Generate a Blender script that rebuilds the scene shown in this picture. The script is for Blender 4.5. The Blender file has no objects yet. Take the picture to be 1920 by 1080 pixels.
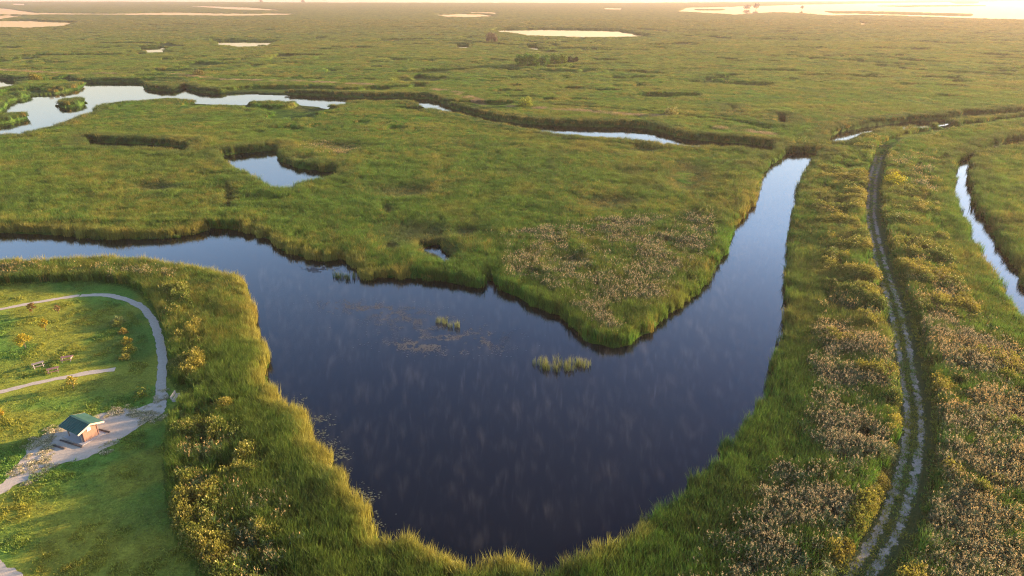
import bpy, math, random
import numpy as np
from mathutils import Vector, Matrix
R = math.radians
rng = np.random.default_rng(7)
random.seed(7)
sc = bpy.context.scene
COL = sc.collection

# ------------------------------------------------------------------ camera, sky, sun, exposure
CAM_H, PITCH, FPX = 50.0, R(23.3), 1280.0
cam = bpy.data.cameras.new('camera'); co = bpy.data.objects.new('camera', cam); COL.objects.link(co)
co.location = (0, 0, CAM_H); co.rotation_euler = (R(90) - PITCH, 0, 0)
cam.lens = 24; cam.sensor_width = 36; cam.clip_start = .5; cam.clip_end = 60000
sc.camera = co
SUN_EL, SUN_AZ = R(9), R(68)            # azimuth to the right of the view direction (+Y)
w = bpy.data.worlds.new('World'); sc.world = w; w.use_nodes = True
nt = w.node_tree; bg = nt.nodes['Background']
sky = nt.nodes.new('ShaderNodeTexSky'); sky.sky_type = 'NISHITA'; sky.sun_disc = False
sky.sun_elevation = SUN_EL; sky.sun_rotation = SUN_AZ; sky.air_density = 1.0; sky.dust_density = .6; sky.ozone_density = 1.2
sky.altitude = 200
tcw = nt.nodes.new('ShaderNodeTexCoord'); sxw = nt.nodes.new('ShaderNodeSeparateXYZ'); nt.links.new(tcw.outputs['Generated'], sxw.inputs[0])
rmp = nt.nodes.new('ShaderNodeValToRGB'); nt.links.new(sxw.outputs[2], rmp.inputs[0])      # hazy peach band over the horizon, bluer overhead
rmp.color_ramp.elements[0].position = 0.0; rmp.color_ramp.elements[0].color = (.28, .16, .12, 1); rmp.color_ramp.elements[1].position = .70; rmp.color_ramp.elements[1].color = (.19, .24, .35, 1)
e_ = rmp.color_ramp.elements.new(.10); e_.color = (.70, .56, .52, 1); e_ = rmp.color_ramp.elements.new(.3); e_.color = (1.0, 1.04, 1.22, 1); e_ = rmp.color_ramp.elements.new(.5); e_.color = (.49, .56, .76, 1)
mxw = nt.nodes.new('ShaderNodeMix'); mxw.data_type = 'RGBA'; mxw.blend_type = 'MULTIPLY'; mxw.inputs[0].default_value = 1; nt.links.new(sky.outputs[0], mxw.inputs[6]); nt.links.new(rmp.outputs[0], mxw.inputs[7])
nt.links.new(mxw.outputs[2], bg.inputs[0]); bg.inputs[1].default_value = .15
sl = bpy.data.lights.new('sun', 'SUN'); so = bpy.data.objects.new('sun', sl); COL.objects.link(so)
sl.energy = 3.9; sl.angle = R(.8); sl.color = (1, .69, .40)
sd = Vector((math.sin(SUN_AZ) * math.cos(SUN_EL), math.cos(SUN_AZ) * math.cos(SUN_EL), math.sin(SUN_EL)))
so.rotation_euler = sd.to_track_quat('Z', 'Y').to_euler()
sc.view_settings.view_transform = 'Standard'; sc.view_settings.look = 'None'; sc.view_settings.gamma = 1
sc.view_settings.exposure = 2.22
sc.cycles.use_denoising = True; sc.cycles.denoising_prefilter = 'NONE'; sc.cycles.pixel_filter_type = 'BLACKMAN_HARRIS'; sc.cycles.filter_width = 1.15
sc.cycles.max_bounces = 6; sc.cycles.transparent_max_bounces = 8; sc.cycles.volume_bounces = 1

# ------------------------------------------------------------------ maths helpers
cp, sp_ = math.cos(PITCH), math.sin(PITCH)
def at(px, py, z=0.0):
    """ground position (at height z) of a point measured on the photograph"""
    a, b = (px - 960) / FPX, (py - 540) / FPX
    dy, dz = cp - b * sp_, -sp_ - b * cp
    t = (z - CAM_H) / dz
    return (a * t, dy * t)
def to_px(P, z=1.0):
    dy = P[:, 1]; dz = z - CAM_H
    zc = dy * cp - dz * sp_
    yc = dy * sp_ + dz * cp
    return 960 + FPX * P[:, 0] / zc, 540 - FPX * yc / zc
_perm = rng.random((256, 256))
def vnoise(x, y):
    xi = np.floor(x).astype(np.int64); yi = np.floor(y).astype(np.int64)
    fx = x - xi; fy = y - yi; fx = fx * fx * (3 - 2 * fx); fy = fy * fy * (3 - 2 * fy)
    g = lambda i, j: _perm[(i) & 255, (j) & 255]
    return (g(xi, yi) * (1 - fx) + g(xi + 1, yi) * fx) * (1 - fy) + (g(xi, yi + 1) * (1 - fx) + g(xi + 1, yi + 1) * fx) * fy
def fbm(P, scale, octs=4, off=0.0):
    x = P[:, 0] / scale + off * 17.3 + 500; y = P[:, 1] / scale + off * 9.1 + 500
    s = np.zeros(len(P)); a = .5; t = 0
    for o in range(octs):
        s += a * vnoise(x, y); t += a; a *= .5; x = x * 2.03 + 11.7; y = y * 2.03 + 5.3
    return s / t
def sstep(a, b, x):
    t = np.clip((x - a) / (b - a), 0, 1); return t * t * (3 - 2 * t)
def inside(P, poly):
    """point in polygon"""
    poly = np.asarray(poly); res = np.zeros(len(P), bool)
    mn, mx = poly.min(0), poly.max(0)
    k = np.where((P[:, 0] > mn[0]) & (P[:, 0] < mx[0]) & (P[:, 1] > mn[1]) & (P[:, 1] < mx[1]))[0]
    if not len(k): return res
    x, y = P[k, 0], P[k, 1]; c = np.zeros(len(k), bool); n = len(poly)
    for i in range(n):
        x0, y0 = poly[i]; x1, y1 = poly[(i + 1) % n]
        if y0 == y1: continue
        m = (y0 > y) != (y1 > y)
        c ^= m & (x < (x1 - x0) * (y - y0) / (y1 - y0) + x0)
    res[k] = c; return res
def dist_line(P, line, closed=False, cap=30.0):
    line = np.asarray(line, float); d = np.full(len(P), cap)
    mn, mx = line.min(0) - cap, line.max(0) + cap
    k = np.where((P[:, 0] > mn[0]) & (P[:, 0] < mx[0]) & (P[:, 1] > mn[1]) & (P[:, 1] < mx[1]))[0]
    if not len(k): return d
    Q = P[k]; dd = d[k]; n = len(line)
    for i in range(n if closed else n - 1):
        a, b = line[i], line[(i + 1) % n]
        lo = np.minimum(a, b) - cap; hi = np.maximum(a, b) + cap
        m = np.where((Q[:, 0] > lo[0]) & (Q[:, 0] < hi[0]) & (Q[:, 1] > lo[1]) & (Q[:, 1] < hi[1]))[0]
        if not len(m): continue
        q = Q[m] - a; e = b - a; L = (e * e).sum() + 1e-9
        t = np.clip(q @ e / L, 0, 1)
        r = np.hypot(q[:, 0] - t * e[0], q[:, 1] - t * e[1])
        dd[m] = np.minimum(dd[m], r)
    d[k] = dd; return d

# ------------------------------------------------------------------ outlines measured on the photograph
Z = 1.9
def P_(s, z): return [at(x, y, z) for x, y in s]
WATER = []
# the big pond with its two arms
WATER.append(
    P_([(-500, 425), (0, 437), (60, 439), (130, 442), (165, 446), (215, 450), (330, 446), (365, 439), (395, 428), (430, 430), (470, 438), (510, 452), (530, 466), (560, 480), (600, 489), (622, 490),
        (640, 487), (672, 500), (684, 524), (740, 520), (800, 524), (850, 533), (898, 538), (912, 528), (925, 524), (940, 545), (975, 562), (1010, 575), (1040, 587), (1070, 602),
        (1085, 622), (1110, 642), (1150, 652), (1180, 647), (1200, 630), (1230, 605), (1270, 580), (1302, 556), (1330, 515), (1357, 472), (1376, 430), (1400, 394), (1421, 354), (1430, 322),
        (1455, 303), (1475, 288), (1510, 285), (1540, 289)], 0)
    + P_([(1527, 300), (1509, 325), (1500, 360), (1494, 400), (1484, 440), (1480, 480), (1476, 530), (1474, 580), (1470, 630)], .3)
    + P_([(1447, 690), (1437, 740), (1420, 780)], 1.0)
    + P_([(1390, 812), (1350, 847), (1302, 885), (1295, 900), (1260, 925), (1225, 950), (1190, 985), (1160, 1010), (1130, 1020), (1080, 1035), (1030, 1045), (990, 1042), (930, 1041), (870, 1047),
          (855, 1040), (830, 1027), (790, 1012), (760, 995), (720, 1000), (705, 972), (685, 942), (665, 912), (640, 882), (610, 842), (590, 817), (570, 782), (545, 752), (510, 730)], 2.0)
    + P_([(496, 715), (494, 680), (498, 648), (482, 628), (480, 590), (466, 548), (444, 517)], 1.2)
    + P_([(410, 500), (350, 486), (280, 478), (200, 476), (100, 478), (0, 481), (-500, 486)], 2.3))
# upper left lagoon running into the long canal
WATER.append(
    P_([(-300, 215), (0, 210), (8, 206), (18, 191), (60, 181), (110, 176), (150, 166), (160, 156), (195, 154), (262, 155), (345, 164), (372, 173), (400, 175), (450, 175), (520, 177), (600, 180),
        (640, 182), (690, 184), (740, 184), (775, 185), (800, 185), (825, 191), (835, 199), (858, 206), (920, 223), (970, 231), (1012, 234), (1050, 236), (1110, 238), (1165, 238), (1210, 241),
        (1245, 249), (1270, 257), (1295, 262), (1330, 265), (1400, 270), (1450, 275)], 0)
    + P_([(1450, 277), (1400, 271), (1330, 265.5), (1306, 268), (1240, 262), (1170, 254), (1100, 248), (1040, 246), (1008, 239), (930, 226), (855, 208), (835, 205), (810, 199), (790, 192),
          (772, 186), (740, 184), (690, 184.5), (640, 187), (612, 194), (598, 190), (560, 187), (500, 186), (440, 187), (380, 185), (330, 182), (315, 180), (280, 184), (230, 187), (195, 191), (180, 195),
          (170, 206), (140, 216), (130, 222), (100, 231), (60, 239), (40, 246), (0, 248), (-300, 262)], 3.1))
# pool in the middle marsh
WATER.append(P_([(415, 292), (440, 288), (480, 285), (515, 282), (522, 292), (530, 304), (560, 315), (600, 321), (640, 323)], 0)
             + P_([(625, 322), (590, 328), (560, 334), (533, 345), (502, 339), (480, 325), (450, 309), (417, 293)], 3.1))
WATER.append(P_([(160, 266), (230, 269), (300, 272), (330, 276), (345, 279), (358, 276)], 0) + P_([(345, 277), (325, 275), (300, 271), (230, 268), (165, 266)], 3.1))
# right hand canal
WATER.append(P_([(1940, 262), (1900, 266), (1860, 274), (1832, 289), (1817, 318), (1819, 350), (1832, 390), (1857, 424), (1887, 474), (1924, 540), (2060, 700), (2240, 900), (2500, 1200)], 0)
             + P_([(2280, 1200), (2100, 900), (2002, 700), (1922, 590), (1895, 548), (1865, 498), (1836, 453), (1811, 409), (1799, 383), (1794, 368), (1785, 336), (1794, 309), (1802, 290), (1850, 277), (1900, 268), (1940, 263)], 2.3))
# canal branch to the upper right
WATER.append(P_([(1555, 256), (1580, 246), (1618, 240), (1660, 234), (1700, 229), (1742, 226), (1800, 220), (1920, 212), (2100, 206)], 0)
             + P_([(2100, 207), (1920, 213), (1800, 221), (1742, 232), (1700, 236), (1660, 238), (1626, 248), (1604, 254), (1580, 261), (1552, 262)], 2.6))
# little pools on the peninsula
WATER.append(P_([(788, 452), (800, 456), (815, 452), (834, 455), (838, 466), (850, 476), (846, 492), (830, 496), (826, 480), (812, 474), (800, 474)], .6))
# distant pools and lakes
FAR = [
 [(905, 57), (935, 55), (1010, 54), (1100, 55), (1160, 57), (1232, 64), (1200, 66.5), (1130, 67.5), (1040, 66), (980, 62)],
 [(812, 27), (860, 25.5), (900, 26), (932, 28), (880, 30.5), (840, 29.5)], [(840, 21.5), (930, 22.5), (930, 24.2), (845, 22.8)],
 [(-300, 12), (0, 15), (20, 17), (60, 21), (200, 22.5), (320, 20.3), (430, 22.4), (520, 22), (570, 22.5), (540, 26), (450, 28), (300, 26.5), (200, 25.5), (60, 26), (0, 25), (-300, 24)],
 [(-200, 27), (0, 28), (52, 29), (0, 34), (-200, 34)], [(-300, 37), (0, 38), (40, 37.5), (145, 41.5), (125, 46.5), (60, 49.5), (0, 49.5), (-300, 50)],
 [(325, 11), (400, 11.5), (470, 14), (550, 18.5), (450, 17), (380, 13.8)], [(22, 6.5), (46, 7), (46, 8.6), (24, 8.4)],
 [(398, 77), (440, 76.5), (522, 77.5), (505, 82), (412, 82)], [(255, 90), (300, 88.5), (314, 92), (308, 95.5), (280, 96)],
 [(-100, 150), (0, 151), (34, 152), (26, 158), (0, 163), (-100, 166)],
 [(852, 84), (878, 84.5), (876, 87.5), (856, 87)], [(985, 86), (1012, 87.5), (1010, 91), (996, 90)],
 [(1608, 41.5), (1624, 41.8), (1622, 44), (1610, 43.8)], [(1130, 14.5), (1166, 14.8), (1164, 16.8), (1136, 16.4)],
 [(1455, 222), (1475, 224), (1476, 229), (1460, 228)], [(1368, 207), (1380, 208), (1378, 212)],
 [(1290, 14), (1400, 11.5), (1500, 8.5), (1700, 4.5), (1920, 2.5), (2500, 1), (2500, 50), (1920, 34.5), (1840, 33), (1700, 28), (1620, 26), (1560, 27.5), (1500, 25), (1450, 23.5), (1380, 25.5), (1310, 24), (1270, 22)],
]
for f in FAR:
    ym = (max(q[1] for q in f) + min(q[1] for q in f)) / 2
    WATER.append([at(x, y, 0 if y < ym else 3.3 if y < 140 else 2.8) for x, y in f])
WATER.append([(-40000, 5200), (-3000, 5300), (-1200, 4700), (600, 4400), (2200, 5300), (3600, 6600), (9000, 9000), (40000, 12000), (40000, 45000), (-40000, 45000)])
LAND_IN = [P_(f, 0) for f in [
 [(1545, 21.5), (1640, 22), (1720, 24), (1825, 27), (1820, 29.5), (1720, 27.2), (1650, 25.4), (1560, 24)],
 [(1440, 6), (1560, 5), (1560, 6.6), (1450, 8)], [(1300, 17.5), (1360, 17), (1360, 18.5), (1310, 19)],
 [(1780, 4), (1835, 3.6), (1835, 6), (1790, 6.2)], [(1640, 11), (1800, 9.5), (1860, 10.5), (1700, 12.5)]]]
LAND_IN.append(P_([(101, 189), (118, 182), (155, 180), (164, 183)], 3.0) + P_([(163, 192), (150, 199), (120, 202), (103, 198)], 0))       # islands of reed
LAND_IN.append(P_([(-60, 214), (20, 208), (45, 207), (52, 214)], 2.8) + P_([(50, 222), (20, 230), (-60, 240)], 0))
LAND_IN.append(P_([(265, 154), (300, 152), (338, 156), (342, 163), (325, 170), (285, 167), (268, 163)], .5))
# ditches and sunken spots where the marsh grass is low
SLIT = []
for l, wd in [([(680, 81), (770, 80), (860, 78), (905, 83), (960, 88), (1040, 90)], 9), ([(940, 77), (985, 80), (1045, 88)], 9), ([(905, 53), (1000, 52), (1120, 52.5), (1190, 55), (1250, 61)], 14),
              ([(223, 84), (262, 84), (300, 85), (335, 90)], 14), ([(385, 74), (450, 73), (535, 74.5)], 9), ([(880, 132), (1000, 133), (1080, 126), (1170, 123)], 6),
              ([(1500, 111), (1560, 116), (1640, 122), (1710, 127)], 8), ([(1570, 105), (1640, 110), (1770, 122)], 6), ([(1690, 134), (1760, 139), (1900, 146)], 9),
              ([(1870, 134), (1960, 133)], 9), ([(1510, 38), (1620, 40), (1730, 44), (1920, 47)], 22), ([(1280, 69), (1330, 72), (1370, 75)], 12), ([(1360, 68), (1425, 71)], 8),
              ([(250, 47.5), (300, 49)], 16), ([(335, 46.5), (380, 48)], 20), ([(270, 59), (350, 60)], 14), ([(450, 41), (570, 40)], 14), ([(770, 53.5), (860, 52)], 14), ([(500, 63), (640, 64)], 8),
              ([(690, 84), (740, 82)], 6), ([(870, 68), (935, 70)], 6), ([(-60, 53), (30, 53)], 14), ([(40, 66), (110, 65)], 8), ([(-60, 132), (60, 135), (230, 137), (420, 138)], 3.5),
              ([(430, 146), (500, 150), (560, 153), (700, 155), (820, 157)], 4), ([(1040, 205), (1200, 216), (1380, 236), (1440, 250)], 3.2), ([(300, 117), (350, 112)], 6), ([(0, 108), (25, 110)], 5),
              ([(1890, 77), (1960, 80)], 6), ([(1780, 85), (1880, 84)], 8)]:
    SLIT.append((P_(l, 0), wd))

DEAD = [P_(l, 1.8) for l in [[(818, 169), (860, 177), (890, 188), (932, 197)], [(960, 202), (1060, 207), (1180, 216), (1240, 219)], [(1340, 240), (1400, 247), (1440, 252)], [(-40, 130), (60, 135), (150, 139), (240, 138)], [(330, 140), (420, 150), (560, 153), (700, 160)]]]
def warp(P):
    d = np.hypot(P[:, 0], P[:, 1]); a = np.clip(.7 + (d - 90) * .012, .7, 16)
    s = np.clip(3.2 + (d - 90) * .04, 3.2, 60)
    # two fixed scales blended by distance keep the warp continuous
    t = sstep(200, 600, d)
    wx = (fbm(P, 3.2, 3, 1) - .5) * (1 - t) * 2.4 + (fbm(P, 28, 3, 2) - .5) * t * np.clip(d * .012, 2, 14)
    wy = (fbm(P, 3.2, 3, 3) - .5) * (1 - t) * 2.4 + (fbm(P, 28, 3, 4) - .5) * t * np.clip(d * .012, 2, 14)
    return P + np.stack([wx, wy], 1)
def water_sd(P, do_warp=True, cap=14.0):
    """signed distance to the shore, positive on land"""
    Q = warp(P) if do_warp else P
    wet = np.zeros(len(P), bool); d = np.full(len(P), cap)
    for poly in WATER:
        wet |= inside(Q, poly); d = np.minimum(d, dist_line(Q, poly, True, cap))
    for poly in LAND_IN:
        wet &= ~inside(Q, poly); d = np.minimum(d, dist_line(Q, poly, True, cap))
    return np.where(wet, -d, d)

TRACK = P_([(1648, 292), (1636, 335), (1632, 400), (1641, 450), (1656, 510), (1676, 570), (1692, 640), (1701, 700), (1712, 760), (1714, 810), (1706, 870), (1690, 930), (1668, 990), (1636, 1045), (1606, 1090), (1560, 1180), (1510, 1300)], 1.33)
TRACK_N = P_([(1648, 292), (1662, 276), (1700, 262), (1780, 246), (1920, 228), (2100, 215)], .9)
LAWN = P_([(-700, 545), (0, 532), (80, 528), (180, 527), (235, 532), (270, 547), (296, 577), (314, 612), (322, 650), (326, 700), (345, 728), (398, 733), (350, 752), (333, 772), (325, 800),
           (322, 860), (326, 920), (334, 965), (350, 1012), (385, 1062), (405, 1100), (460, 1300), (-900, 1300)], .4)
def ground_z(P):
    d = np.minimum(dist_line(P, TRACK, cap=26), dist_line(P, TRACK_N, cap=26))
    return .38 + .95 * (1 - sstep(2.6, 17, d))

# ------------------------------------------------------------------ colour of the growth
def lerp(a, b, t): return a + (b - a) * t[:, None]
C = lambda *a: np.array(a)
GREEN, DEEP, OLIVE, GOLD, RUST = C(.062, .165, .018), C(.028, .090, .020), C(.135, .190, .026), C(.28, .24, .045), C(.20, .125, .05)
def reed_colour(P, sdist, fine=True):
    d = np.hypot(P[:, 0], P[:, 1])
    n1 = fbm(P * C(1, 1), 42, 4, 5); n2 = fbm(P, 11, 3, 6); n3 = fbm(P, 90, 3, 8)
    far = sstep(230, 480, P[:, 1])
    c = lerp(np.tile(GREEN, (len(P), 1)), np.tile(OLIVE, (len(P), 1)), np.clip(sstep(.42, .68, n1) * .5 + far * .35, 0, 1))
    c = lerp(c, np.tile(DEEP, (len(P), 1)), sstep(.58, .78, n2) * (.55 + .2 * far))
    c = lerp(c, np.tile(GOLD, (len(P), 1)), sstep(.60, .80, fbm(P, 18, 4, 9)) * .42)
    c = lerp(c, np.tile(RUST, (len(P), 1)), sstep(.56, .78, n3) * sstep(.5, .7, fbm(P, 9, 3, 10)) * .35)
    far2 = sstep(260, 1300, P[:, 1])
    c = lerp(c, np.tile(C(.165, .140, .045), (len(P), 1)), far2 * .6)
    dl = np.full(len(P), 9.)
    for l in DEAD: dl = np.minimum(dl, dist_line(P, l, cap=9))
    c = lerp(c, np.tile(C(.36, .24, .15), (len(P), 1)), (1 - sstep(1.5, 4, dl)) * sstep(.42, .55, fbm(P, 7, 3, 14)) * .85)
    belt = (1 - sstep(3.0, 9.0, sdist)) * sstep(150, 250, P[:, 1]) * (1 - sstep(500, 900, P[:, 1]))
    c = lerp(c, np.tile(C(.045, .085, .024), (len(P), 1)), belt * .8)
    return c

# ------------------------------------------------------------------ materials
def M(name, base=(.5, .5, .5), rough=.8):
    m = bpy.data.materials.new(name); m.use_nodes = True
    b = m.node_tree.nodes['Principled BSDF']; b.inputs['Base Color'].default_value = (*base, 1); b.inputs['Roughness'].default_value = rough
    b.inputs['Specular IOR Level'].default_value = .25
    return m, m.node_tree, b
def node(t, kind, **kw):
    n = t.nodes.new(kind)
    for k, v in kw.items(): setattr(n, k, v)
    return n
def mixc(t, fac, a, b, mode='MIX'):
    n = t.nodes.new('ShaderNodeMix'); n.data_type = 'RGBA'; n.blend_type = mode
    for i, v in ((0, fac), (6, a), (7, b)):
        if hasattr(v, 'is_linked') or hasattr(v, 'links'): t.links.new(v, n.inputs[i])
        elif isinstance(v, tuple): n.inputs[i].default_value = (*v, 1) if len(v) == 3 else v
        else: n.inputs[i].default_value = v
    return n.outputs[2]
def noise(t, scale, detail=4, rough=.6, vec=None, ramp=None):
    n = t.nodes.new('ShaderNodeTexNoise'); n.inputs['Scale'].default_value = scale; n.inputs['Detail'].default_value = detail; n.inputs['Roughness'].default_value = rough
    if vec is not None: t.links.new(vec, n.inputs['Vector'])
    if ramp:
        r = t.nodes.new('ShaderNodeMapRange'); r.inputs[1].default_value = ramp[0]; r.inputs[2].default_value = ramp[1]
        t.links.new(n.outputs[0], r.inputs[0]); return r.outputs[0]
    return n.outputs[0]
def bump(t, b, h, strength, dist):
    n = t.nodes.new('ShaderNodeBump'); n.inputs['Strength'].default_value = strength; n.inputs['Distance'].default_value = dist
    t.links.new(h, n.inputs['Height']); t.links.new(n.outputs[0], b.inputs['Normal'])
def leafy(name, attr='tint', tipcol=None, trans=.35, base=(.1, .15, .03)):
    """thin leaf: the instance colour, some variation per leaf, light passing through"""
    m, t, b = M(name, base, .6)
    if attr:
        a = node(t, 'ShaderNodeAttribute', attribute_type='INSTANCER', attribute_name=attr); src = a.outputs['Color']
    else:
        a = node(t, 'ShaderNodeRGB'); a.outputs[0].default_value = (*base, 1); src = a.outputs[0]
    v = node(t, 'ShaderNodeAttribute', attribute_type='GEOMETRY', attribute_name='leaf')
    sep = node(t, 'ShaderNodeSeparateColor'); t.links.new(v.outputs['Color'], sep.inputs[0])
    # leaf.r random value per leaf, leaf.g height along the plant
    br = node(t, 'ShaderNodeMapRange'); br.inputs[3].default_value = .55; br.inputs[4].default_value = 1.5; t.links.new(sep.outputs[0], br.inputs[0])
    sc_ = node(t, 'ShaderNodeVectorMath', operation='SCALE'); t.links.new(src, sc_.inputs[0]); t.links.new(br.outputs[0], sc_.inputs[3])
    c = sc_.outputs[0]
    if tipcol:
        r = node(t, 'ShaderNodeMapRange'); r.inputs[1].default_value = .45; r.inputs[2].default_value = 1.0; r.inputs[4].default_value = tipcol[1]; t.links.new(sep.outputs[1], r.inputs[0])
        c = mixc(t, r.outputs[0], c, tipcol[0])
    t.links.new(c, b.inputs['Base Color'])
    tr = node(t, 'ShaderNodeBsdfTranslucent'); t.links.new(c, tr.inputs[0])
    mx = node(t, 'ShaderNodeMixShader'); mx.inputs[0].default_value = trans
    t.links.new(b.outputs[0], mx.inputs[1]); t.links.new(tr.outputs[0], mx.inputs[2])
    t.links.new(mx.outputs[0], t.nodes['Material Output'].inputs[0])
    return m
m_reed = leafy('reed_leaf', tipcol=((.28, .27, .05), .30), trans=.4)
m_stem = leafy('plume_leaf', trans=.3)
m_plume = leafy('seed_plume', attr='tint2', base=(.38, .29, .19), trans=.35)
m_weed = leafy('weed_leaf', tipcol=((.32, .31, .04), .35), trans=.35)
m_flower = leafy('weed_flower', attr=None, base=(.36, .29, .08), trans=.3)
m_pale = leafy('pale_flower', attr=None, base=(.75, .61, .38), trans=.2)
m_bark, t_, b_ = M('bark', (.09, .065, .045), .9)
t_.links.new(mixc(t_, noise(t_, 8, 5), (.05, .035, .025), (.15, .12, .09)), b_.inputs['Base Color'])
m_water, t_, b_ = M('pond_water', (.003, .005, .008), .02)
b_.inputs['IOR'].default_value = 1.45; b_.inputs['Specular IOR Level'].default_value = .5
tc = node(t_, 'ShaderNodeTexCoord')
mp = node(t_, 'ShaderNodeMapping'); mp.inputs['Scale'].default_value = (.9, 1.6, 1); t_.links.new(tc.outputs['Object'], mp.inputs[0])
bump(t_, b_, noise(t_, 1.6, 3, .6, mp.outputs[0]), .12, .02)

# ------------------------------------------------------------------ mesh helpers
def new_mesh(name, V, F, mats, smooth=False, attrs=None, midx=None):
    me = bpy.data.meshes.new(name)
    V = np.asarray(V, np.float32); 
    if isinstance(F, np.ndarray):
        n, k = F.shape
        me.vertices.add(len(V)); me.vertices.foreach_set('co', V.ravel())
        me.loops.add(n * k); me.loops.foreach_set('vertex_index', F.astype(np.int32).ravel())
        me.polygons.add(n); me.polygons.foreach_set('loop_start', np.arange(0, n * k, k, dtype=np.int32))
        me.polygons.foreach_set('loop_total', np.full(n, k, np.int32)); me.update(calc_edges=True); me.validate()
    else:
        me.from_pydata([tuple(map(float, v)) for v in V], [], F)
    for m in mats: me.materials.append(m)
    if midx is not None: me.polygons.foreach_set('material_index', np.asarray(midx, np.int32))
    if attrs:
        for an, data in attrs.items():
            a = me.color_attributes.new(an, 'FLOAT_COLOR', 'POINT')
            d = np.ones((len(V), 4), np.float32); d[:, :data.shape[1]] = data; a.data.foreach_set('color', d.ravel())
    if smooth: me.polygons.foreach_set('use_smooth', np.ones(len(me.polygons), bool))
    me.update()
    return me
def link(name, me, parent=None, label=None, cat=None, group=None, kind=None, loc=None, rz=None):
    o = bpy.data.objects.new(name, me); COL.objects.link(o); o.parent = parent
    if label: o['label'] = label
    if cat: o['category'] = cat
    if group: o['group'] = group
    if kind: o['kind'] = kind
    if loc is not None: o.location = loc
    if rz is not None: o.rotation_euler = (0, 0, rz)
    return o

class Leaves:
    """collects leaf shaped triangles and quads with a random value and a height value"""
    def __init__(s): s.V = []; s.F = []; s.A = []; s.mi = []
    def blade(s, base, tip, width, bend, r, g0=0, g1=1, mi=0, z0=0, side=None):
        base = np.array(base, float); tip = np.array(tip, float); d = tip - base
        if side is None:
            a = random.uniform(0, math.pi); side = np.array([math.cos(a), math.sin(a), 0])
        mid = base + d * .55 + np.array([-bend[0], -bend[1], 0]) * .35
        n = len(s.V)
        s.V += [base - side * width * .5, base + side * width * .5, mid + side * width * .5, mid - side * width * .5, tip]
        s.A += [(r, g0, 0)] * 2 + [(r, (g0 + g1) * .5, 0)] * 2 + [(r, g1, 0)]
        s.F += [(n, n + 1, n + 2, n + 3), (n + 3, n + 2, n + 4)]; s.mi += [mi, mi]
    def leaf(s, c, size, r, g, mi=0, up=.5, stretch=1.6):
        v = np.random.default_rng(random.randrange(1 << 30)).normal(size=3); v[2] = v[2] * .6 + up; v /= np.linalg.norm(v)
        u = np.cross(v, (random.uniform(-1, 1), random.uniform(-1, 1), .3)); u /= np.linalg.norm(u) + 1e-6
        c = np.array(c, float); n = len(s.V); L = size * stretch
        s.V += [c - v * L * .5, c + u * size * .5, c + v * L * .5, c - u * size * .5]; s.A += [(r, g, 0)] * 4
        s.F += [(n, n + 1, n + 2, n + 3)]; s.mi += [mi]
    def mesh(s, name, mats):
        return new_mesh(name, s.V, s.F, mats, attrs={'leaf': np.array(s.A)}, midx=s.mi)

def reed_clump(n, rad, h0, h1, width, lean=.25, L=None, cx=0, cy=0, z=0):
    L = L or Leaves()
    for i in range(n):
        a = random.uniform(0, 2 * math.pi); r = rad * math.sqrt(random.random())
        x, y = cx + r * math.cos(a), cy + r * math.sin(a); h = random.uniform(h0, h1)
        lx, ly = random.gauss(0, lean) * h * .5, random.gauss(0, lean) * h * .5
        L.blade((x, y, z), (x + lx, y + ly, z + h), random.uniform(.7, 1.3) * width, (lx, ly), random.random())
    return L
def plume_clump(n, rad, h0, h1, L=None):
    L = L or Leaves()
    for i in range(n):
        a = random.uniform(0, 2 * math.pi); r = rad * math.sqrt(random.random())
        x, y = r * math.cos(a), r * math.sin(a); h = random.uniform(h0, h1); lx, ly = random.gauss(0, .12) * h, random.gauss(0, .12) * h
        rr = random.random()
        L.blade((x, y, 0), (x + lx, y + ly, h), .03, (lx, ly), rr)
        for k in range(8):
            f = random.uniform(.3, .95); a2 = random.uniform(0, 2 * math.pi); l = random.uniform(.25, .5)
            b = (x + lx * f, y + ly * f, h * f); L.blade(b, (b[0] + l * math.cos(a2), b[1] + l * math.sin(a2), b[2] + random.uniform(.0, .3)), .055, (0, 0), rr, f, f)
        big = random.uniform(.6, 1.25)
        if random.random() < .5:
            for k in range(6):
                f = random.random(); L.leaf((x + lx + random.gauss(0, .04), y + ly + random.gauss(0, .04), h - .05 + f * .34), .07 * big * (1.25 - f * .6), random.random(), 1, mi=1, up=1.2, stretch=2.2)
    return L
def weed_clump(n, rad, h, flowers=.18):
    L = Leaves()
    for i in range(n):
        a = random.uniform(0, 2 * math.pi); f = random.random() ** .5; r = rad * f * random.uniform(.85, 1.1)
        top = h * (1 - .55 * f * f) ; zz = top * random.uniform(.35, 1.0)
        fl = zz > top * .82 and random.random() < flowers * 2
        L.leaf((r * math.cos(a), r * math.sin(a), zz), random.uniform(.055, .11), random.random(), zz / h, mi=1 if fl else 0, up=.6)
    return L
protos = bpy.data.collections.new('plant_sources')        # never linked to the scene
def proto_set(tag, makers, mats):
    c = bpy.data.collections.new(tag)
    for i, L in enumerate(makers):
        o = bpy.data.objects.new('%s_%d' % (tag, i), L.mesh(tag, mats)); c.objects.link(o)
    return c
c_reed = proto_set('reed_source', [reed_clump(60, .62, 1.4, 2.3, .042, .34) for _ in range(5)], [m_reed])
c_plume = proto_set('plume_source', [plume_clump(18, .65, .9, 2.2) for _ in range(5)], [m_stem, m_plume])
c_weed = proto_set('weed_source', [weed_clump(280, .75, 1.15, f) for f in (.02, .05, .10, .22, .06)], [m_weed, m_flower])
c_short = proto_set('short_source', [reed_clump(34, .42, .12, .34, .05, .8) for _ in range(4)], [m_reed])
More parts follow.
